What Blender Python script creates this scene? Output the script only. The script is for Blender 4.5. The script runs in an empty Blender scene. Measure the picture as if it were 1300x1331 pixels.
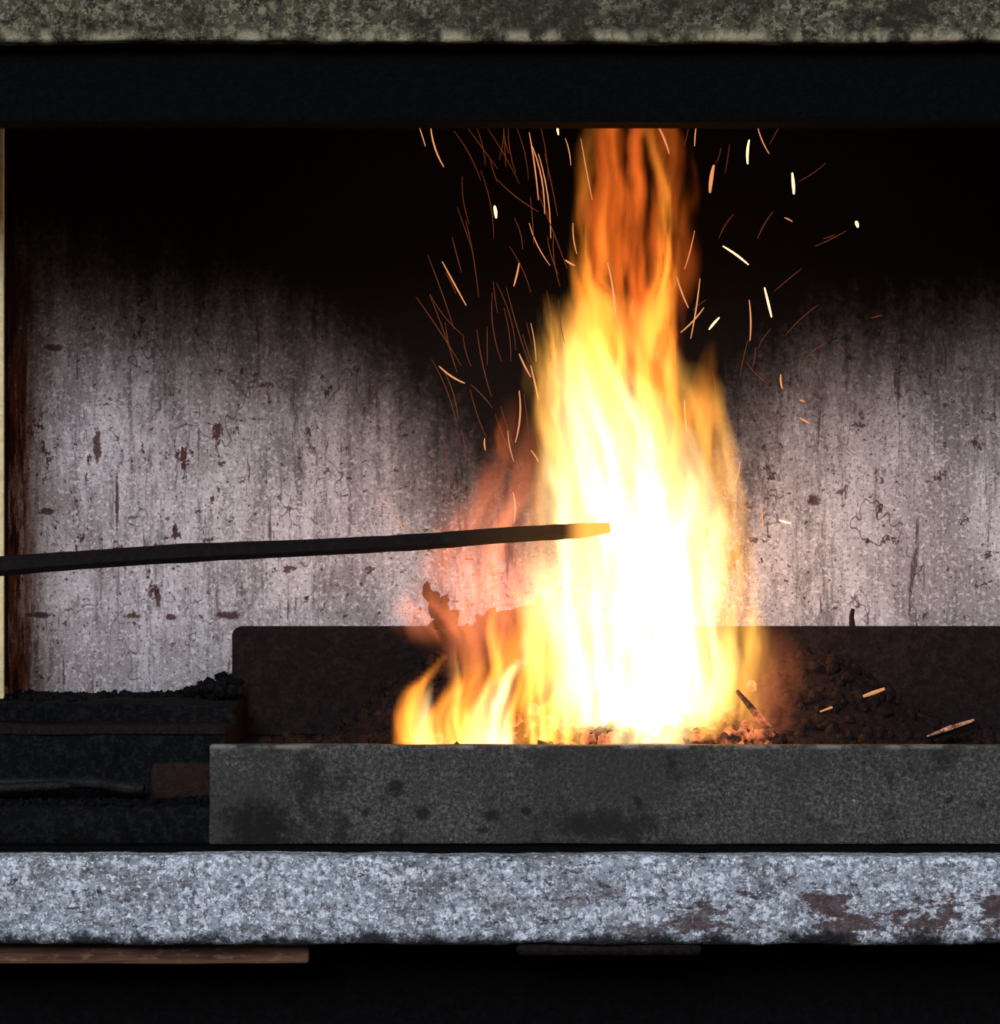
import bpy, bmesh, math, random
from mathutils import Vector, Euler, noise as mn
random.seed(7)
S = bpy.context.scene
S.view_settings.view_transform = 'Standard'
S.view_settings.look = 'None'
CAMZ, D = 1.0, 4.0

def W(px, py, y=0.0):
    s = (D + y) / D / 1000.0
    return Vector(((px - 650) * s, y, CAMZ - (py - 665.5) * s))

# ------------------------------------------------------------ materials
class Mat:
    def __init__(self, name, base, rough=0.8, metal=0.0, spec=0.3):
        self.m = bpy.data.materials.new(name); self.m.use_nodes = True
        self.nt = self.m.node_tree; self.N = self.nt.nodes; self.L = self.nt.links
        self.b = self.N['Principled BSDF']; self.out = self.N['Material Output']
        self.b.inputs['Roughness'].default_value = rough
        self.b.inputs['Metallic'].default_value = metal
        self.b.inputs['Specular IOR Level'].default_value = spec
        self.tc = self.N.new('ShaderNodeTexCoord')
        rgb = self.N.new('ShaderNodeRGB'); rgb.outputs[0].default_value = (*base, 1)
        self.col = rgb.outputs[0]
        self.L.new(self.col, self.b.inputs['Base Color'])
    def math(self, op, a, b=None, c=None, clamp=False):
        n = self.N.new('ShaderNodeMath'); n.operation = op; n.use_clamp = clamp
        for i, v in enumerate((a, b, c)):
            if v is None: continue
            if isinstance(v, (int, float)): n.inputs[i].default_value = v
            else: self.L.new(v, n.inputs[i])
        return n.outputs[0]
    def mul(self, *a):
        r = a[0]
        for q in a[1:]: r = self.math('MULTIPLY', r, q)
        return r
    def ms(self, v, a, b, c=0.0, d=1.0):
        n = self.N.new('ShaderNodeMapRange'); n.interpolation_type = 'SMOOTHSTEP'
        self.L.new(v, n.inputs[0])
        for i, q in zip((1, 2, 3, 4), (a, b, c, d)): n.inputs[i].default_value = q
        return n.outputs[0]
    def mapped(self, st, off=(0, 0, 0)):
        mp = self.N.new('ShaderNodeMapping'); mp.inputs['Scale'].default_value = st
        mp.inputs['Location'].default_value = off
        self.L.new(self.tc.outputs['Object'], mp.inputs[0]); return mp.outputs[0]
    def noise(self, scale, lo=0.4, hi=0.6, st=(1, 1, 1), detail=4, rough=0.6, off=(0, 0, 0), dist=0):
        n = self.N.new('ShaderNodeTexNoise'); n.inputs['Scale'].default_value = scale
        n.inputs['Detail'].default_value = detail; n.inputs['Roughness'].default_value = rough
        n.inputs['Distortion'].default_value = dist
        self.L.new(self.mapped(st, off), n.inputs['Vector'])
        return n.outputs[0] if lo is None else self.ms(n.outputs[0], lo, hi)
    def layer(self, color, fac, mode='MIX'):
        n = self.N.new('ShaderNodeMix'); n.data_type = 'RGBA'; n.blend_type = mode
        if isinstance(fac, (int, float)): n.inputs[0].default_value = fac
        else: self.L.new(fac, n.inputs[0])
        self.L.new(self.col, n.inputs[6])
        n.inputs[7].default_value = (*color, 1)
        self.col = n.outputs[2]
        self.L.new(self.col, self.b.inputs['Base Color']); return self
    def bump(self, h, dist=0.003, strength=0.6):
        n = self.N.new('ShaderNodeBump'); n.inputs['Distance'].default_value = dist
        n.inputs['Strength'].default_value = strength
        self.L.new(h, n.inputs['Height']); self.L.new(n.outputs[0], self.b.inputs['Normal']); return self
    def axis(self, i):
        n = self.N.new('ShaderNodeSeparateXYZ'); self.L.new(self.tc.outputs['Object'], n.inputs[0]); return n.outputs[i]
    def emit(self, color, strength):
        self.b.inputs['Emission Color'].default_value = (*color, 1)
        if isinstance(strength, (int, float)): self.b.inputs['Emission Strength'].default_value = strength
        else: self.L.new(strength, self.b.inputs['Emission Strength'])
        return self

# ------------------------------------------------------------ mesh helpers
def link(name, me, mat=None, parent=None):
    o = bpy.data.objects.new(name, me); S.collection.objects.link(o)
    if mat: me.materials.append(mat.m if isinstance(mat, Mat) else mat)
    if parent: o.parent = parent
    return o
def empty(name):
    o = bpy.data.objects.new(name, None); S.collection.objects.link(o); return o
def grid_box(name, x0, x1, y0, y1, z0, z1, mat, bevel=0.004, wob=0.0, cell=0.04, parent=None, seg=2, amp_s=9):
    bm = bmesh.new(); bmesh.ops.create_cube(bm, size=1)
    for v in bm.verts:
        v.co = Vector((x0 + (v.co.x + .5) * (x1 - x0), y0 + (v.co.y + .5) * (y1 - y0), z0 + (v.co.z + .5) * (z1 - z0)))
    if bevel: bmesh.ops.bevel(bm, geom=bm.edges[:], offset=bevel, segments=seg, profile=.5, affect='EDGES')
    for ax, (a, b) in enumerate(((x0, x1), (y0, y1), (z0, z1))):
        n = int((b - a) / cell)
        for i in range(1, n):
            c = [0, 0, 0]; c[ax] = a + (b - a) * i / n
            no = [0, 0, 0]; no[ax] = 1
            bmesh.ops.bisect_plane(bm, geom=bm.verts[:] + bm.edges[:] + bm.faces[:], plane_co=c, plane_no=no)
    if wob:
        for v in bm.verts:
            v.co += mn.noise_vector(v.co * amp_s) * wob + mn.noise_vector(v.co * amp_s * 5) * wob * .4
    me = bpy.data.meshes.new(name); bm.to_mesh(me); bm.free()
    for p in me.polygons: p.use_smooth = wob > 0.0015
    return link(name, me, mat, parent)

def lump(bm, c, r, sub=2, sc=(1, 1, 1), j=.35, seed=0):
    res = bmesh.ops.create_icosphere(bm, subdivisions=sub, radius=1)
    a = Vector((random.random() * 50, seed, random.random() * 50))
    R = Euler(Vector((random.uniform(-3, 3), random.uniform(-3, 3), random.uniform(-3, 3)))).to_matrix()
    for v in res['verts']:
        d = v.co.copy()
        k = 1 + j * mn.noise(d * 1.6 + a) * 1.8 + j * .5 * mn.noise(d * 4 + a)
        p = Vector((d.x * sc[0], d.y * sc[1], d.z * sc[2])) * k * r
        v.co = Vector(c) + R @ p

def tube(bm, pts, radii, n=8, flat=1.0, cap=True):
    rings = []
    for i, p in enumerate(pts):
        a = pts[max(0, i - 1)]; b = pts[min(len(pts) - 1, i + 1)]
        t = (Vector(b) - Vector(a)).normalized()
        up = Vector((0, 1, 0)) if abs(t.y) < .9 else Vector((0, 0, 1))
        s = t.cross(up).normalized(); u = s.cross(t)
        ring = []
        for k in range(n):
            an = 2 * math.pi * (k + .5) / n
            ring.append(bm.verts.new(Vector(p) + (s * math.cos(an) + u * math.sin(an) * flat) * radii[i]))
        rings.append(ring)
    for i in range(len(rings) - 1):
        for k in range(n):
            bm.faces.new((rings[i][k], rings[i][(k + 1) % n], rings[i + 1][(k + 1) % n], rings[i + 1][k]))
    if cap:
        bm.faces.new(rings[0][::-1]); bm.faces.new(rings[-1])
def done(bm, name, mat, parent=None, smooth=False):
    bmesh.ops.recalc_face_normals(bm, faces=bm.faces[:])
    me = bpy.data.meshes.new(name); bm.to_mesh(me); bm.free()
    for p in me.polygons: p.use_smooth = smooth
    return link(name, me, mat, parent)

# ------------------------------------------------------------ surface materials
wallm = Mat('sooty_steel_sheet', (0.19, 0.173, 0.187), rough=.85, spec=.08)
wallm.layer((0.345, 0.328, 0.358), wallm.noise(4, .42, .60, st=(1, 1, .6), detail=5, rough=.7))
wallm.layer((0.10, 0.088, 0.097), wallm.mul(wallm.noise(9, .47, .62, st=(1.6, 1, .6), detail=7, rough=.85, off=(4, 0, 4)), .72))
wallm.layer((0.08, 0.07, 0.077), wallm.mul(wallm.noise(15, .50, .66, st=(3.4, 1, .26), detail=6, rough=.75), .78))
wallm.layer((0.60, 0.57, 0.63), wallm.mul(wallm.noise(150, .52, .66, detail=2, rough=.8), .42))
wallm.layer((0.05, 0.04, 0.045), wallm.mul(wallm.noise(190, .53, .66, off=(3, 1, 2), detail=2, rough=.85), .7))
blotm = wallm.noise(4, .45, .6, off=(1, 0, 9), detail=2)
blotm = wallm.ms(blotm, 0, 1, .3, 1)
wallm.layer((0.040, 0.012, 0.009), wallm.mul(wallm.noise(24, .60, .622, st=(1.3, 1, .7), detail=6, rough=.75, off=(7, 0, 1)), .95, blotm))
wallm.layer((0.045, 0.014, 0.011), wallm.mul(wallm.noise(36, .625, .65, st=(.9, 1, 1.2), detail=5, rough=.75, off=(17, 0, 1)), .9))
wallm.layer((0.035, 0.016, 0.016), wallm.mul(wallm.noise(9, .61, .65, st=(6, 1, .5), detail=7, rough=.75, off=(1, 0, 4)), .8))
wallm.layer((0.02, 0.008, 0.008), wallm.mul(wallm.noise(85, .66, .70, off=(9, 0, 4), detail=3, rough=.6), .8))
X = wallm.axis(0); Z = wallm.axis(2)
# individual rust spots seen on the sheet
def wspot(px, py, rx, rz, f=.9):
    c0 = W(px, py, .605)
    a = wallm.math('DIVIDE', wallm.math('SUBTRACT', X, c0.x), rx)
    b = wallm.math('DIVIDE', wallm.math('SUBTRACT', Z, c0.z), rz)
    d = wallm.math('ADD', wallm.mul(a, a), wallm.mul(b, b))
    d = wallm.math('ADD', d, wspot_n)
    wallm.layer((.035, .010, .009), wallm.mul(wallm.ms(d, .3, 1.0, 1, 0), f))
wspot_n = wallm.mul(wallm.math('SUBTRACT', wallm.noise(55, None, detail=5, rough=.8), .5), 4.5)
for q in ((126, 580, .007, .030), (60, 665, .018, .006), (205, 775, .005, .018), (172, 801, .016, .005), (296, 799, .022, .007), (222, 802, .010, .005), (52, 799, .022, .005), (72, 452, .016, .006), (1060, 650, .014, .009), (152, 650, .003, .05)):
    wspot(*q)
for sc_, off_, wd_ in ((5.5, (2, 0, 3), .0045), (3.2, (9, 0, 1), .003)):
    cn = wallm.noise(sc_, None, st=(1.3, 1, .8), detail=4, rough=.55, off=off_)
    ln = wallm.ms(wallm.math('ABSOLUTE', wallm.math('SUBTRACT', cn, .54)), 0, wd_, 1, 0)
    wallm.layer((.03, .022, .024), wallm.mul(ln, wallm.noise(6, .50, .56, detail=2, off=off_[::-1]), .8))
edge = wallm.ms(X, -.722, -.682, 1, 0)
edge = wallm.mul(edge, wallm.noise(16, .42, .51, st=(5, 1, .5), detail=7, rough=.75, off=(2, 0, 0)))
wallm.layer((0.10, 0.026, 0.016), wallm.mul(edge, .90))
wallm.layer((0.02, 0.008, 0.007), wallm.mul(edge, wallm.noise(40, .49, .56, st=(2, 1, .3), detail=5), .85))
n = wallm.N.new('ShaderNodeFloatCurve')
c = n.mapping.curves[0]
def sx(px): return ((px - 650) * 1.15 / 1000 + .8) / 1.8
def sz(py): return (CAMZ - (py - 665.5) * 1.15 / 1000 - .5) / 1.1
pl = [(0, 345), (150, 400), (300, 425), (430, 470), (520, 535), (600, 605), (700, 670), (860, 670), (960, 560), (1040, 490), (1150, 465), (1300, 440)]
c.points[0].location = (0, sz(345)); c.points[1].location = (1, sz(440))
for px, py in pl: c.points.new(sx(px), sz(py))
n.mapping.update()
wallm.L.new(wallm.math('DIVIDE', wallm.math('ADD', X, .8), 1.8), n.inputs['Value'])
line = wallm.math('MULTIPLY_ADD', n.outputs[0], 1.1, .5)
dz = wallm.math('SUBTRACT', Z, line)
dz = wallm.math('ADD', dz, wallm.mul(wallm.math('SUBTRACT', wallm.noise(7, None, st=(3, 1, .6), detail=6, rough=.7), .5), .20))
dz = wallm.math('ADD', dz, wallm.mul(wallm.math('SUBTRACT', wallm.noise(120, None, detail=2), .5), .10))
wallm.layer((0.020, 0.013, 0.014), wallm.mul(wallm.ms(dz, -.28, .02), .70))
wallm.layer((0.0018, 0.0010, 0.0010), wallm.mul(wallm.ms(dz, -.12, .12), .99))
wallm.bump(wallm.noise(90, None, detail=3), .002, .6)

def gritty(name, base, light, dark, rust=None, sc=1, lf=.8, df=.8, rough=.85, bumpd=.004, spec=.12):
    m = Mat(name, base, rough=rough, spec=spec)
    m.layer(light, m.mul(m.noise(95 * sc, .47, .60, detail=3, rough=.85), lf))
    m.layer(dark, m.mul(m.noise(120 * sc, .49, .61, detail=3, rough=.85, off=(4, 2, 9)), df))
    if rust: m.layer(rust, m.mul(m.noise(9 * sc, .54, .64, st=(1, 1, 1.6), detail=7, rough=.75, off=(8, 3, 1)), .85))
    m.bump(m.noise(90 * sc, None, detail=3, rough=.7), bumpd, .9)
    return m
beamm = gritty('flaking_painted_beam', (.22, .25, .30), (.56, .60, .69), (.040, .044, .053), None, .9, .75, .82)
zb = beamm.axis(2); xb = beamm.axis(0)
beamm.layer((.055, .055, .062), beamm.mul(beamm.noise(13, .48, .60, st=(.7, 1, 1.6), detail=8, rough=.85, off=(5, 0, 2)), .70))
beamm.layer((.80, .85, .94), beamm.mul(beamm.noise(140, .56, .65, detail=3, rough=.8, off=(5, 5, 2)), .62))
beamm.layer((.012, .011, .013), beamm.mul(beamm.noise(50, .585, .625, st=(.6, 1, 1.2), detail=6, rough=.8, off=(1, 5, 2)), .85))
rf = beamm.mul(beamm.noise(11, .50, .545, st=(1, 1, 2.2), detail=8, rough=.80, off=(3, 0, 7)), beamm.ms(xb, -.1, .35, .30, 1), beamm.ms(zb, .545, .51, 0, 1))
beamm.layer((.040, .018, .016), beamm.mul(rf, .9))
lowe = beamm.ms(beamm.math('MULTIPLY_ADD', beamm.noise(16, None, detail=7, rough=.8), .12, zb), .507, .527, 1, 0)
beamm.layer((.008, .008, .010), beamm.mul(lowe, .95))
platem = gritty('grey_scaled_plate', (.034, .034, .032), (.092, .092, .086), (.010, .010, .010), None, 1.7, .8, .85, bumpd=.002)
platem.layer((.017, .017, .016), platem.mul(platem.noise(3.5, .42, .60, detail=6, rough=.7, off=(2, 0, 5)), .7))
platem.layer((.007, .007, .007), platem.mul(platem.noise(7, .51, .63, detail=7, rough=.78, off=(2.3, 0, 3.1)), .8))
platem.layer((.008, .008, .008), platem.mul(platem.noise(30, .62, .68, detail=5, off=(6, 0, 1)), .8))
platem.layer((.30, .29, .27), platem.mul(platem.noise(60, .70, .73, detail=5, off=(16, 0, 1)), .8))
def blob(m, px, py, rx, rz, col, f=.9, am=3.4):
    c0 = W(px, py)
    a = m.math('DIVIDE', m.math('SUBTRACT', m.axis(0), c0.x), rx)
    b = m.math('DIVIDE', m.math('SUBTRACT', m.axis(2), c0.z), rz)
    d = m.math('ADD', m.mul(a, a), m.mul(b, b))
    d = m.math('ADD', d, m.mul(m.math('SUBTRACT', m.noise(45, None, detail=5, rough=.75), .5), am))
    m.layer(col, m.mul(m.ms(d, .1, 1.3, 1, 0), f))
blob(platem, 335, 1078, .055, .042, (.005, .005, .005), .95)
blob(platem, 790, 1072, .07, .022, (.009, .009, .009))
for q in ((478, 1056, 8), (550, 1058, 10), (640, 1060, 11), (684, 1054, 7), (515, 1025, 13)):
    blob(platem, q[0], q[1], q[2] * .0011, q[2] * .0009, (.006, .006, .006), .85)
zp = platem.axis(2)
platem.layer((.17, .17, .16), platem.mul(platem.ms(zp, .690, .695), platem.noise(20, .45, .6, st=(1, 1, .1)), .6))
stonem = gritty('weathered_stone', (.050, .045, .030), (.18, .165, .11), (.009, .008, .005), (.011, .009, .006), .8, .75, .88)
zs = stonem.axis(2)
stonem.layer((.014, .012, .008), stonem.mul(stonem.noise(5, .46, .62, detail=7, rough=.8, off=(2, 0, 7)), .8))
stonem.layer((.34, .32, .22), stonem.mul(stonem.ms(zs, 1.626, 1.609, 0, 1), stonem.noise(26, .44, .60, st=(1, 1, .4), detail=5), .7))
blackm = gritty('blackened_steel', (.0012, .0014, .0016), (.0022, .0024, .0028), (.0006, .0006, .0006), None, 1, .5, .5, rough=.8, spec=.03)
tongm = gritty('tong_steel', (.004, .005, .006), (.010, .010, .012), (.002, .002, .002), None, 1, .5, .5, rough=.6, spec=.1)
curbm = gritty('scaled_dark_iron', (.0065, .0040, .0045), (.014, .009, .009), (.0025, .0016, .0016), None, .8, .6, .6, rough=.8, spec=.06)
hearthm = gritty('hearth_clinker', (.0020, .0022, .0030), (.010, .011, .015), (.0008, .0008, .001), None, .8, .5, .75, spec=.05)
trayrust = gritty('rusty_tray', (.010, .0042, .0033), (.018, .007, .005), (.003, .002, .002), None, .7, .5, .6)
coalm = gritty('coal', (.009, .005, .005), (.024, .012, .011), (.002, .0012, .0012), None, 1, .5, .6, rough=.8, spec=.06)
woodm = Mat('scorched_timber', (.085, .042, .027), rough=.85, spec=.1)
woodm.layer((.03, .015, .010), woodm.noise(14, .42, .60, st=(.3, 1, 5), detail=6))
woodm.layer((.14, .08, .05), woodm.mul(woodm.noise(110, .55, .65, st=(.4, 1, 1), detail=4), .6))
tanm = gritty('ochre_plaster', (.46, .42, .25), (.58, .54, .36), (.30, .26, .13), None, .4, .4, .4)
basem = gritty('dark_base_block', (.0016, .0016, .002), (.003, .003, .0035), (.0006, .0006, .0006), None, .6, .5, .5, spec=.03)
floorm = gritty('soot_floor', (.02, .018, .017), (.035, .032, .03), (.008, .008, .008), None, .2, .5, .5)

# ------------------------------------------------------------ shell
grid_box('floor', -3, 3, -3.8, 2.2, -.05, 0, floorm, 0, 0, .5)
grid_box('wall_back', -3, 3, 1.0, 1.1, 0, 2.6, tanm, 0, 0, .5)

base = empty('masonry_base')
grid_box('plinth', -1.15, 1.25, .14, .60, 0, .60, basem, .01, .003, .08, base)
grid_box('leg_left', -1.15, -.95, -.02, .14, 0, .441, basem, .01, .003, .08, base)
grid_box('leg_right', 1.05, 1.25, -.02, .14, 0, .441, basem, .01, .003, .08, base)

bs = empty('steel_backsheet')
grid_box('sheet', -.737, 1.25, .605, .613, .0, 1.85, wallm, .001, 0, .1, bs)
grid_box('flange', -.745, -.737, .588, .615, .74, 1.85, curbm, .001, 0, .1, bs)
grid_box('backlight_panel', -1.05, -.7085, .392, .402, .733, 1.82, tanm, .002, 0, .05)  # added pale panel, stands in for the strip of light behind the sheet
hood = empty('smoke_hood')
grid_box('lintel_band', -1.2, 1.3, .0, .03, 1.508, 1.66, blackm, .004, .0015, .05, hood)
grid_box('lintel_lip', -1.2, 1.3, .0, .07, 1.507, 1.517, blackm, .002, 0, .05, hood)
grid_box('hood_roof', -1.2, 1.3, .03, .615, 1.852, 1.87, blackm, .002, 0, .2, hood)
grid_box('cheek_right', 1.252, 1.27, .03, .615, .6, 1.85, blackm, .002, 0, .2, hood)
grid_box('stone_lintel', -1.3, 1.4, -.038, -.002, 1.606, 2.15, stonem, .006, .003, .03)

hearth = empty('hearth_bed')
grid_box('rear_bed', -1.1, -.37, .30, .60, .60, .730, hearthm, .006, .006, .02, hearth, amp_s=14)
grid_box('step', -1.1, -.37, .15, .31, .60, .708, hearthm, .006, .004, .02, hearth, amp_s=14)
grid_box('tray', -1.1, -.36, .032, .16, .56, .615, hearthm, .006, .004, .02, hearth, amp_s=14)
grid_box('fire_floor', -.38, 1.2, .032, .60, .60, .675, hearthm, .006, .004, .03, hearth, amp_s=14)
grid_box('tray_back', -.47, -.385, .135, .152, .612, .662, trayrust, .006, .005, .015, hearth)
grid_box('ledge_strip', -1.1, -.37, .146, .152, .70, .712, curbm, .002, .001, .03, hearth)

bm = bmesh.new()
x0, x1, z0, z1, r = -.3915, 1.2, .675, .833, .014
prof = [(x0, z0)] + [(x0 + r - r * math.cos(a), z1 - r + r * math.sin(a)) for a in [i * math.pi / 12 for i in range(7)]] + [(x1, z1), (x1, z0)]
fa = [bm.verts.new((x, .495, z)) for x, z in prof]; fb = [bm.verts.new((x, .51, z)) for x, z in prof]
bm.faces.new(fa); bm.faces.new(fb[::-1])
for i in range(len(prof)):
    j = (i + 1) % len(prof); bm.faces.new((fa[i], fa[j], fb[j], fb[i]))
done(bm, 'back_curb_plate', curbm)
grid_box('front_plate', -.378, 1.2, .0, .028, .568, .6965, platem, .003, .0012, .02, None, amp_s=10)
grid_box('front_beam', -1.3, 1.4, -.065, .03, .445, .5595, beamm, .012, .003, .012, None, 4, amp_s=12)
grid_box('gap_shade', -1.2, 1.3, -.02, .03, .5555, .567, blackm, .001, .0006, .03)  # black strip filling the gap under the plate, its shade given as colour
grid_box('timber_board', -.9, -.247, -.02, .12, .415, .4525, woodm, .004, .0015, .03)
grid_box('iron_block', .02, .26, -.055, .12, .43, .447, curbm, .008, .002, .03)

# ------------------------------------------------------------ tongs in the tray
bm = bmesh.new()
def bez(pts, n=20):
    out = []
    P = [Vector(p) for p in pts]
    P = [P[0] * 2 - P[1]] + P + [P[-1] * 2 - P[-2]]
    for i in range(1, len(P) - 2):
        for k in range(n):
            t = k / n
            out.append(.5 * ((2 * P[i]) + (-P[i - 1] + P[i + 1]) * t + (2 * P[i - 1] - 5 * P[i] + 4 * P[i + 1] - P[i + 2]) * t * t + (-P[i - 1] + 3 * P[i] - 3 * P[i + 1] + P[i + 2]) * t ** 3))
    out.append(P[-2]); return out
z = .628
a = bez([(-.90, .06, z), (-.72, .07, z + .004), (-.60, .09, z + .008), (-.54, .10, z + .010), (-.50, .085, z + .006), (-.475, .09, z + .004)], 8)
b = bez([(-.90, .10, z), (-.72, .10, z + .01), (-.60, .10, z + .012), (-.54, .085, z + .012), (-.50, .10, z + .006), (-.475, .095, z + .004)], 8)
for q in (a, b): tube(bm, q, [.006 + .003 * (i / len(q)) for i in range(len(q))], 8)
lump(bm, (-.545, .093, z + .011), .013, 2, (1, 1, .8), .05)
done(bm, 'blacksmith_tongs', tongm, None, True)

# ------------------------------------------------------------ coal
coal_glow = gritty('glowing_coal', (.03, .012, .010), (.07, .022, .016), (.008, .004, .004), None, 1, .6, .6, rough=.7)
coal_glow.emit((1, .26, .09), coal_glow.mul(coal_glow.noise(26, .40, .62, detail=4), 1.1))
pile = empty('coal_pile')
def H(x, y):
    g = lambda cx, cy, sx_, sy_, h: h * math.exp(-((x - cx) / sx_) ** 2 - ((y - cy) / sy_) ** 2)
    left = .165 * max(0, min(1, (x + .24) / .22)) ** .8 * (1 if x < .12 else max(0, 1 - (x - .12) / .1)) * math.exp(-((y - .42) / .07) ** 2)
    return .672 + g(.18, .25, .26, .13, .022) + left + g(.44, .34, .12, .13, .10) + g(.50, .25, .13, .10, .04) + g(.2, .42, .2, .1, .05) + .004
bm = bmesh.new()
for i in range(1700):
    x = random.uniform(-.33, .85); y = random.uniform(.045, .466)
    h = H(x, y)
    if h < .690 and random.random() < .45: continue
    lump(bm, (x, y, h + random.uniform(-.010, .001)), random.choice((.005, .007, .009, .012, .015)), 1, (1, random.uniform(.7, 1), random.uniform(.5, .8)), .35)
NX, NY = 90, 32
vg = [[bm.verts.new((-.36 + 1.3 * i / NX, .035 + .445 * j / NY, H(-.36 + 1.3 * i / NX, .035 + .445 * j / NY) - .003 + .006 * mn.noise(Vector((i, j, 0)) * .7))) for j in range(NY + 1)] for i in range(NX + 1)]
for i in range(NX):
    for j in range(NY): bm.faces.new((vg[i][j], vg[i + 1][j], vg[i + 1][j + 1], vg[i][j + 1]))
done(bm, 'coal', coalm, pile, True)
bm = bmesh.new()
for i in range(110):
    x = random.gauss(.20, .11); y = random.uniform(.12, .32)
    if x < -.1 or x > .36: continue
    lump(bm, (x, y, H(x, y) - .003), random.uniform(.010, .017), 2, (1, .8, .6), .35)
for q in ((940, 960), (962, 956), (985, 960), (1008, 964), (955, 964), (998, 956), (975, 966), (765, 962), (785, 965)):
    lump(bm, W(q[0], q[1], .08), random.uniform(.010, .014), 3, (1, .8, .8), .35)
tube(bm, [W(958, 898, .14), W(985, 930, .12), W(1016, 966, .10)], [.003, .006, .004], 6)
done(bm, 'embers', coal_glow, pile, True)
bm = bmesh.new()
for i in range(240):
    x = random.uniform(-.72, -.38); y = random.uniform(.42, .58)
    k = math.exp(-((x + .40) / .05) ** 2) * .028
    lump(bm, (x, y, .730 + random.uniform(0, 1) * k), random.uniform(.003, .008) + k * .2, 1, (1, 1, .6), .3)
for i in range(160):
    x = random.uniform(-.80, -.39); y = random.uniform(.035, .13)
    lump(bm, (x, y, .616), random.uniform(.003, .007), 1, (1, 1, .6), .3)
done(bm, 'clinker_crumbs', hearthm, hearth)
bm = bmesh.new()
for q, r_, s_ in (((572, 792), .013, (1, .8, 1.4)), ((556, 770), .009, (1.4, .8, .9)), ((578, 780), .008, (1.4, .8, .8)), ((566, 776), .008, (1.2, .8, .8)), ((580, 806), .014, (.9, .8, 1.6))):
    lump(bm, W(q[0], q[1], .40), r_, 2, s_, .4)
done(bm, 'clinker_chunk', trayrust, pile)
bm = bmesh.new(); tube(bm, [W(1108, 814, .502), W(1107, 802, .502), W(1109, 791, .502)], [.005, .004, .003], 6)
done(bm, 'rusty_shard', trayrust)
hot = Mat('hot_scrap', (.25, .12, .06), rough=.7); hot.emit((1, .40, .08), .4)
bm = bmesh.new(); tube(bm, [W(1122, 905, .15), W(1136, 900, .15), W(1150, 895, .15)], [.002, .003, .002], 5, .6)
tube(bm, [W(1066, 925, .15), W(1082, 919, .15)], [.0012, .0016], 5, .6)
done(bm, 'hot_splinter', hot)
hs = gritty('scrap_highlight', (.30, .13, .07), (.7, .4, .25), (.02, .01, .01), None, .5, .6, .9)
scrap = empty('iron_scrap')
bm = bmesh.new(); tube(bm, [W(1205, 957, .10), W(1235, 946, .12), W(1266, 936, .15)], [.001, .0035, .002], 6, .5)
done(bm, 'painted_highlight', hs, scrap)  # highlight along the top of the scrap, put in as a lighter-coloured strip
bm = bmesh.new(); tube(bm, [W(1205, 960, .115), W(1238, 951, .135), W(1272, 941, .165)], [.002, .008, .006], 6, .5)
done(bm, 'body', curbm, scrap)

# ------------------------------------------------------------ iron bar
barm = gritty('forged_bar', (.005, .0032, .0038), (.010, .0065, .0075), (.002, .0014, .0017), None, 1, .5, .5, rough=.7, bumpd=.001, spec=.08)
tipx = W(742, 690, .14).x
barm.emit((1, .42, .07), barm.math('ADD', barm.mul(barm.ms(barm.axis(0), tipx - .012, tipx + .024), 1.5), barm.mul(barm.ms(barm.axis(0), tipx - .20, tipx), .045)))
bm = bmesh.new()
pp = [W(-420, 775, -.20), W(-150, 750, -.10), W(0, 736, -.05), W(120, 727, -.02), W(240, 719, .01), W(400, 712, .05), W(550, 704, .09), W(650, 696, .115), W(750, 690, .14), W(792, 686, .15)]
rr = [.0145, .0145, .014, .0130, .0135, .0120, .0120, .0115, .0110, .0075]
pts = bez(pp, 6); rs = []
for i in range(len(pts)):
    f = i / (len(pts) - 1) * (len(rr) - 1); k = min(int(f), len(rr) - 2); rs.append((rr[k] * (1 - f + k) + rr[k + 1] * (f - k)) * (1 + .07 * mn.noise(Vector((i * .9, 0, 0)))))
tube(bm, pts, rs, 8, .8)
done(bm, 'iron_bar', barm)

# ------------------------------------------------------------ fire : emissive volumes (fields baked to grids by geometry nodes)
fire = empty('forge_fire')
def cr(P, n):
    P = [P[0]] + P + [P[-1]]
    out = []
    m = len(P) - 3
    for k in range(n):
        f = k / (n - 1) * m; i = min(int(f), m - 1); t = f - i
        a, b, c_, d = P[i:i + 4]
        out.append(tuple(.5 * (2 * b[j] + (c_[j] - a[j]) * t + (2 * a[j] - 5 * b[j] + 4 * c_[j] - d[j]) * t * t + (-a[j] + 3 * b[j] - 3 * c_[j] + d[j]) * t ** 3) for j in range(len(b))))
    return out
class GN:
    def __init__(self, name):
        self.t = bpy.data.node_groups.new(name, 'GeometryNodeTree'); self.N = self.t.nodes; self.L = self.t.links
        self.t.interface.new_socket('Geometry', in_out='OUTPUT', socket_type='NodeSocketGeometry')
        self.out = self.N.new('NodeGroupOutput')
        self.pos = self.N.new('GeometryNodeInputPosition').outputs[0]
        s = self.N.new('ShaderNodeSeparateXYZ'); self.L.new(self.pos, s.inputs[0]); self.x, self.y, self.z = s.outputs
        self.total = None; self.lo = [9, 9, 9]; self.hi = [-9, -9, -9]
    math = Mat.math; mul = Mat.mul
    def comb(self, a, b, c):
        n = self.N.new('ShaderNodeCombineXYZ')
        for i, v in enumerate((a, b, c)):
            if isinstance(v, (int, float)): n.inputs[i].default_value = v
            else: self.L.new(v, n.inputs[i])
        return n.outputs[0]
    def tex(self, vec, detail):
        n = self.N.new('ShaderNodeTexNoise'); n.inputs['Scale'].default_value = 1; n.inputs['Detail'].default_value = detail
        self.L.new(vec, n.inputs['Vector']); return n.outputs[0]
groups = {}
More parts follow.
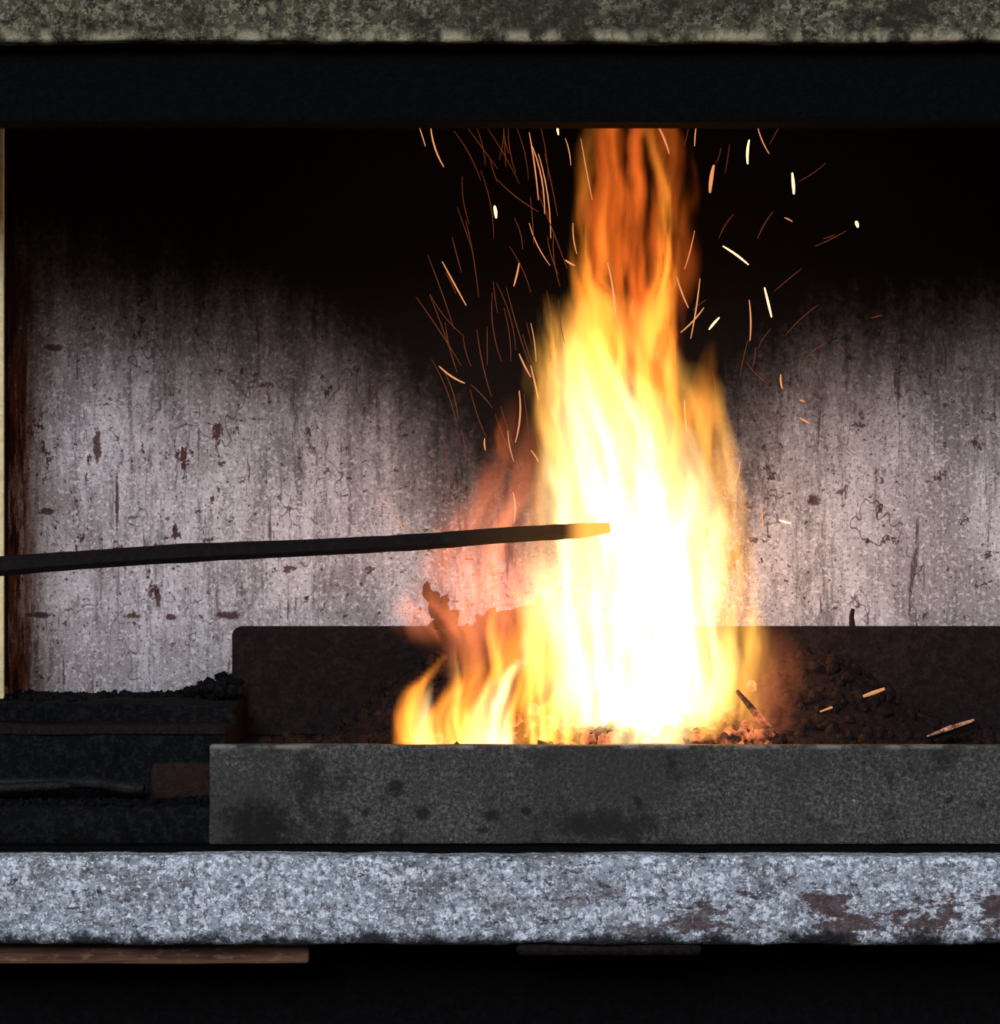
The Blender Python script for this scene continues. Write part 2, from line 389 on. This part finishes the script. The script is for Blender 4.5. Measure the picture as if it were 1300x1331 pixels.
def tongue(name, P, y, strength, col=None, ratio=.8, warp=.35, streak=.7, p=1.0, wmax=.11, LR=False, fs=48):
    """P: (px, py, halfwidth_px, intensity) bottom to top; LR: (left, right, py, intensity)"""
    if LR: P = [((l + r_) / 2, q, (r_ - l) / 2, i_) for l, r_, q, i_ in P]
    P = [tuple(float(v) for v in q) for q in P]
    C = cr(P, 26); C.sort(key=lambda q: -q[1])
    s = (D + y) / D / 1000
    pts = [(W(q[0], q[1], y).x, W(q[0], q[1], y).z, max(q[2], 1) * s, max(q[3], 0)) for q in C]
    z0, z1 = pts[0][1], pts[-1][1]
    if col not in groups: groups[col] = GN('flame_field')
    m = groups[col]; N, L = m.N, m.L
    xs = [q[0] for q in pts]; xa, xb_ = min(xs) - .001, max(xs) + .001
    wm = max(q[2] for q in pts); im = max(max(q[3] for q in pts), .01)
    kk = 1 + warp * .6; dy = min(wm, wmax) * ratio
    for i, (lo_, hi_) in enumerate(((min(q[0] - q[2] * kk for q in pts), max(q[0] + q[2] * kk for q in pts)), (y - dy, y + dy), (z0, z1))):
        m.lo[i] = min(m.lo[i], lo_ - .004); m.hi[i] = max(m.hi[i], hi_ + .004)
    t = m.math('DIVIDE', m.math('SUBTRACT', m.z, z0), z1 - z0)
    inside = m.mul(m.math('GREATER_THAN', t, 0.0), m.math('LESS_THAN', t, 1.0))
    ramp = N.new('ShaderNodeValToRGB'); L.new(t, ramp.inputs[0])
    e = ramp.color_ramp.elements
    def setc(el, q): el.color = ((q[0] - xa) / (xb_ - xa), q[2] / wm, q[3] / im, 1)
    e[0].position = 0; e[1].position = 1; setc(e[0], pts[0]); setc(e[1], pts[-1])
    for q in pts[1:-1]: setc(e.new((q[1] - z0) / (z1 - z0)), q)
    rs_ = N.new('FunctionNodeSeparateColor'); L.new(ramp.outputs[0], rs_.inputs[0])
    cx = m.math('MULTIPLY_ADD', rs_.outputs[0], xb_ - xa, xa)
    w = m.mul(rs_.outputs[1], wm)
    ox = random.random() * 9
    n1 = m.math('SUBTRACT', m.tex(m.comb(m.math('MULTIPLY_ADD', m.x, 17, ox), m.mul(m.y, 8), m.mul(m.z, 6.5)), 3), .5)
    u = m.math('DIVIDE', m.math('SUBTRACT', m.x, cx), w)
    u = m.math('MULTIPLY_ADD', n1, warp * 2.5, u)
    wd = m.mul(m.math('MINIMUM', w, wmax), ratio)
    v = m.math('DIVIDE', m.math('SUBTRACT', m.y, y), wd)
    r2 = m.math('ADD', m.mul(u, u), m.mul(v, v))
    d = m.math('MAXIMUM', m.math('SUBTRACT', 1, r2), 0)
    if p != 1: d = m.math('POWER', d, p)
    sv = m.comb(m.math('MULTIPLY_ADD', m.math('MULTIPLY_ADD', n1, .06, m.math('SUBTRACT', m.x, cx)), fs, ox), m.mul(m.y, 3), m.mul(m.z, 6))
    sk = Mat.ms(m, m.tex(sv, 3), .36, .62, 1 - streak, 1 + streak * .7)
    d = m.mul(d, sk, rs_.outputs[2], inside, strength * im)
    m.total = d if m.total is None else m.math('ADD', m.total, d)

WHT = (1, .70, .30); YEL = (1, .44, .075); ORG = (1, .29, .03); RED = (1, .17, .02); PNK = (1, .24, .09)
tongue('core', [(715, 925, 966, 1.3), (704, 958, 910, 1.3), (690, 968, 850, 1.3), (684, 958, 790, 1.3), (688, 950, 730, 1.2), (694, 940, 670, 1.1), (697, 924, 610, .9), (695, 890, 550, .62), (700, 848, 495, .38), (718, 800, 450, .2), (735, 780, 415, 0)],
       .25, 34, WHT, warp=.30, streak=.62, ratio=.8, LR=True, fs=42)
tongue('mantle', [(712, 940, 968, .8), (700, 1000, 915, 1), (690, 1000, 850, 1), (684, 996, 790, 1), (680, 990, 730, 1), (688, 978, 670, .9), (686, 970, 610, .85), (680, 955, 550, .8), (682, 925, 500, .8), (690, 890, 450, .7), (710, 850, 400, .4), (735, 800, 370, 0)],
       .25, 12, YEL, warp=.34, streak=.98, LR=True, fs=42)
tongue('lick_left', [(750, 660, 45, 0), (732, 560, 42, 1), (724, 490, 36, 1), (718, 430, 26, .8), (712, 380, 12, 0)], .20, 22, YEL, warp=.45, streak=.95)
tongue('lick_center', [(805, 640, 60, 0), (795, 520, 60, .9), (785, 430, 48, 1), (770, 340, 30, .85), (772, 260, 26, .42), (780, 180, 30, .12), (795, 90, 40, .05), (800, 30, 30, 0)], .27, 26, ORG, warp=.4, streak=1)
tongue('lick_tall', [(868, 660, 50, 0), (860, 540, 40, .7), (855, 440, 28, 1), (860, 360, 23, 1.2), (870, 290, 20, 1.1), (866, 230, 22, .5), (848, 170, 30, .14), (835, 90, 40, .05), (830, 30, 30, 0)], .24, 40, ORG, warp=.5, streak=.95)
tongue('lick_haze', [(830, 580, 60, 0), (825, 440, 66, .7), (822, 330, 78, .8), (825, 240, 80, .72), (822, 160, 70, .55), (820, 80, 50, .25), (820, 20, 40, 0)], .26, 9.5, RED, warp=.4, streak=1, fs=66)
tongue('lick_right', [(930, 860, 40, 0), (945, 740, 36, .9), (952, 650, 24, 1), (945, 580, 18, 1), (936, 530, 10, .6), (932, 490, 4, 0)], .20, 30, YEL, warp=.4)
tongue('lick_right_low', [(945, 966, 55, .2), (960, 880, 42, .8), (968, 800, 28, 1), (973, 740, 14, .7), (972, 700, 5, .1)], .20, 26, YEL, warp=.4)
tongue('lick_shoulder', [(905, 660, 40, 0), (905, 560, 34, .9), (915, 500, 20, .6), (925, 440, 8, 0)], .26, 22, ORG, warp=.5)
tongue('lick_low_left', [(543, 969, 32, .9), (536, 930, 26, 1), (540, 898, 18, .8), (562, 872, 10, .3), (580, 850, 4, .1)], .12, 100, ORG, warp=.35, streak=.6)
tongue('lick_low_left_b', [(552, 969, 24, 1), (550, 935, 20, 1), (552, 905, 12, .6), (560, 885, 5, .1)], .12, 60, WHT, warp=.4)
tongue('lick_low_a', [(588, 969, 26, .9), (584, 935, 20, 1), (592, 895, 13, .8), (588, 855, 8, .6), (594, 825, 3, 0)], .14, 75, YEL, warp=.45, streak=.8)
tongue('lick_low_mid', [(620, 969, 40, .8), (612, 930, 32, 1), (618, 880, 22, .8), (610, 825, 15, .6), (592, 765, 7, .2)], .18, 55, ORG, warp=.45)
tongue('lick_low_b', [(655, 900, 18, 0), (648, 860, 15, 1), (640, 815, 11, .8), (648, 770, 4, 0)], .15, 70, ORG, warp=.5, streak=.9)
tongue('lick_low_mid_b', [(640, 969, 42, 1.1), (640, 925, 32, 1.1), (654, 885, 22, .8), (684, 850, 8, .2)], .12, 75, WHT, warp=.5)
tongue('lick_low_base', [(640, 969, 120, .8), (640, 930, 118, .9), (660, 890, 95, .8), (685, 840, 70, .55), (695, 780, 40, .0)], .17, 19, ORG, warp=.4, streak=1)
tongue('lick_low_right', [(705, 969, 46, 1), (700, 920, 38, 1), (705, 870, 30, .8), (698, 810, 24, .6), (665, 755, 8, .2)], .17, 48, YEL, warp=.5)
tongue('front_foot', [(735, 968, 34, .6), (735, 935, 34, 1), (730, 900, 24, .8), (722, 865, 10, .2)], .07, 50, YEL, warp=.5)
tongue('front_foot_b', [(845, 969, 68, 1), (855, 935, 60, 1), (868, 895, 36, .8), (880, 850, 12, .2)], .07, 44, WHT, warp=.45)
tongue('front_foot_c', [(920, 960, 36, .3), (925, 915, 30, 1), (940, 880, 20, .7), (955, 845, 8, .2)], .12, 50, YEL, warp=.5)
tongue('haze_left', [(660, 920, 85, 0), (640, 820, 112, .8), (632, 740, 115, 1), (650, 670, 95, .8), (668, 600, 64, .4), (672, 510, 30, 0)], .30, 10, PNK, warp=.3, streak=.8, p=2.2, fs=26)
tongue('haze_left_foot', [(590, 840, 70, 0), (568, 805, 75, .7), (548, 783, 48, .8), (540, 755, 20, 0)], .38, 11, PNK, warp=.4, streak=.8, p=2)
tongue('wisp_left', [(655, 595, 9, .5), (650, 560, 8, 1), (658, 525, 3, .3)], .26, 26, RED, warp=.4)
tongue('haze_right', [(975, 966, 70, .7), (1000, 900, 55, .7), (1005, 840, 45, .3), (990, 790, 26, 0)], .16, 9, PNK, warp=.3, streak=.6, p=2.2, fs=26)
NMS = {WHT: 'white_core', YEL: 'yellow_mantle', ORG: 'orange_licks', RED: 'red_wisps', PNK: 'glow_haze'}
for col, g in groups.items():
    m = bpy.data.materials.new('flame_gas_' + NMS[col]); m.use_nodes = True
    nt = m.node_tree; nt.nodes.remove(nt.nodes['Principled BSDF'])
    at = nt.nodes.new('ShaderNodeAttribute'); at.attribute_name = 'density'
    em = nt.nodes.new('ShaderNodeEmission'); em.inputs[0].default_value = (*col, 1)
    nt.links.new(at.outputs['Fac'], em.inputs[1]); nt.links.new(em.outputs[0], nt.nodes['Material Output'].inputs['Volume'])
    try: m.cycles.volume_step_rate = 5.0
    except Exception: pass
    vc = g.N.new('GeometryNodeVolumeCube')
    g.L.new(g.total, vc.inputs['Density'])
    vc.inputs['Min'].default_value = g.lo; vc.inputs['Max'].default_value = g.hi
    for ax, cell, i in (('X', .003, 0), ('Y', .008, 1), ('Z', .006, 2)):
        vc.inputs['Resolution ' + ax].default_value = max(8, int((g.hi[i] - g.lo[i]) / cell))
    sm = g.N.new('GeometryNodeSetMaterial'); sm.inputs['Material'].default_value = m
    g.L.new(vc.outputs[0], sm.inputs[0]); g.L.new(sm.outputs[0], g.out.inputs[0])
    me = bpy.data.meshes.new(NMS[col]); me.materials.append(m)
    o = bpy.data.objects.new(NMS[col], me); S.collection.objects.link(o); o.parent = fire
    md = o.modifiers.new('flame', 'NODES'); md.node_group = g.t

# ------------------------------------------------------------ sparks
sparks = empty('fire_sparks')
spb = Mat('spark_white', (0, 0, 0)); spb.emit((1, .60, .28), 2.6)
spo = Mat('spark_orange', (0, 0, 0)); spo.emit((1, .36, .14), .9)
spd = Mat('spark_faint', (0, 0, 0)); spd.emit((1, .20, .05), .16)
B = [bmesh.new() for _ in range(3)]
SP = [(560,165,577,217,1.3),(688,172,700,260,1),(692,190,708,278,1),(643,268,645,283,2.6),(575,340,606,397,1.2),(675,342,668,372,1.4),(725,160,726,175,1.6),
(855,163,870,200,1.4),(974,182,972,213,2),(985,165,1000,200,.9),(928,215,923,250,3),(1030,225,1032,252,2.4),(1113,288,1115,295,2.8),(940,320,973,344,1.6),
(994,374,1003,412,1.8),(974,390,975,443,1.2),(910,362,898,440,1.1),(935,413,922,428,1.8),(915,400,885,432,1.2),(1015,487,1017,505,1.5),(1040,543,1052,550,1.5),
(1013,676,1028,680,1.7),(571,476,604,498,1.4),(675,460,690,490,1.3),(690,475,700,520,1.3),(675,508,670,575,1.3),(630,570,631,585,1.2),(790,342,800,410,1.4),
(735,338,747,345,1.5),(1133,413,1147,410,.7),(1088,447,1098,457,.7),(640,380,652,470,.6),(1060,320,1100,300,.6),(880,360,895,400,1.2),(497,650,503,655,1.4),
(990,655,993,690,1),(667,640,668,680,1.2),(688,290,715,345,.8),(590,170,625,235,.6),(645,232,700,275,.7),(700,200,716,310,.9),(655,400,664,470,.6),
(1005,275,985,310,.7),(735,180,742,215,.8),(720,300,728,372,.7),(545,165,553,190,.8),(690,420,697,470,.8),(985,560,1015,552,.7),(1020,283,1030,288,.9),
(662,320,690,380,.5),(755,180,770,260,.8),(903,300,890,350,.8),(950,640,962,600,1),(660,560,668,600,.8),(970,470,1000,500,.5),(905,165,903,190,.9),(890,520,893,560,1.2),
(1040,520,1046,522,1.2),(690,585,700,600,1),(745,290,750,330,1),(655,165,662,200,.6),(1070,310,1085,305,.6),(510,670,526,690,.8),(575,560,590,640,.5),(612,500,640,530,.6)]
SP = [q[:4] + (q[4], .0) for q in SP]
for i in range(46):
    bx, by = random.uniform(590, 740), random.uniform(200, 620)
    an = math.radians(random.gauss(-100 - (720 - bx) * .06, 9)); Ln = random.uniform(30, 110)
    SP.append((bx, by, bx + math.cos(an) * Ln, max(165, by + math.sin(an) * Ln), random.uniform(.35, .75), 1))
for i in range(14):
    bx, by = random.uniform(880, 1060), random.uniform(180, 520)
    an = math.radians(random.gauss(-75 + (bx - 900) * .12, 18)); Ln = random.uniform(20, 60)
    SP.append((bx, by, bx + math.cos(an) * Ln, max(165, by + math.sin(an) * Ln), random.uniform(.3, .7), 1))
for x0_, y0_, x1_, y1_, w_, f_ in SP:
    yy = random.uniform(.1, .42)
    L_ = math.hypot(x1_ - x0_, y1_ - y0_); cv = random.uniform(-.06, .06) * L_
    P_ = []
    for k in range(7):
        t_ = k / 6; b_ = 4 * t_ * (1 - t_) * cv
        P_.append(W(x0_ + (x1_ - x0_) * t_ + b_ * (y1_ - y0_) / L_, y0_ + (y1_ - y0_) * t_ - b_ * (x1_ - x0_) / L_, yy + .03 * t_))
    which = 2 if (f_ or w_ < .75) else (1 if w_ < 1.6 or w_ == 3 else 0)
    tube(B[which], P_, [max(w_, .55) * .00095 * (.35 + .65 * math.sin(math.pi * (k + .7) / 7.4)) for k in range(7)], 5)
for b_, nm, mt in zip(B, ('bright', 'orange', 'faint'), (spb, spo, spd)): done(b_, nm, mt, sparks)

# ------------------------------------------------------------ lights
def light(name, kind, loc, energy, col, **k):
    l = bpy.data.lights.new(name, kind); l.energy = energy; l.color = col
    for a_, b_ in k.items(): setattr(l, a_, b_)
    o = bpy.data.objects.new(name, l); o.location = loc; S.collection.objects.link(o); return o
sun = light('daylight_sun', 'SUN', (0, -3, 4), 3.5, (.96, .97, 1.0), angle=math.radians(22))
d = Vector((.16, 1, -.42)); sun.rotation_euler = d.to_track_quat('-Z', 'Y').to_euler()
light('fire_glow', 'POINT', W(830, 800, .25), 5.0, (1, .38, .13), shadow_soft_size=.05)
w = bpy.data.worlds.new('World'); S.world = w; w.use_nodes = True
w.node_tree.nodes['Background'].inputs[0].default_value = (.85, .9, 1, 1)
w.node_tree.nodes['Background'].inputs[1].default_value = .2

cam = bpy.data.cameras.new('camera'); co = bpy.data.objects.new('camera', cam); S.collection.objects.link(co)
co.location = (0, -D, CAMZ); co.rotation_euler = (math.pi / 2, 0, 0)
cam.sensor_fit = 'HORIZONTAL'; cam.sensor_width = 36; cam.lens = 36 * D / 1.3
cam.clip_end = 50
S.camera = co
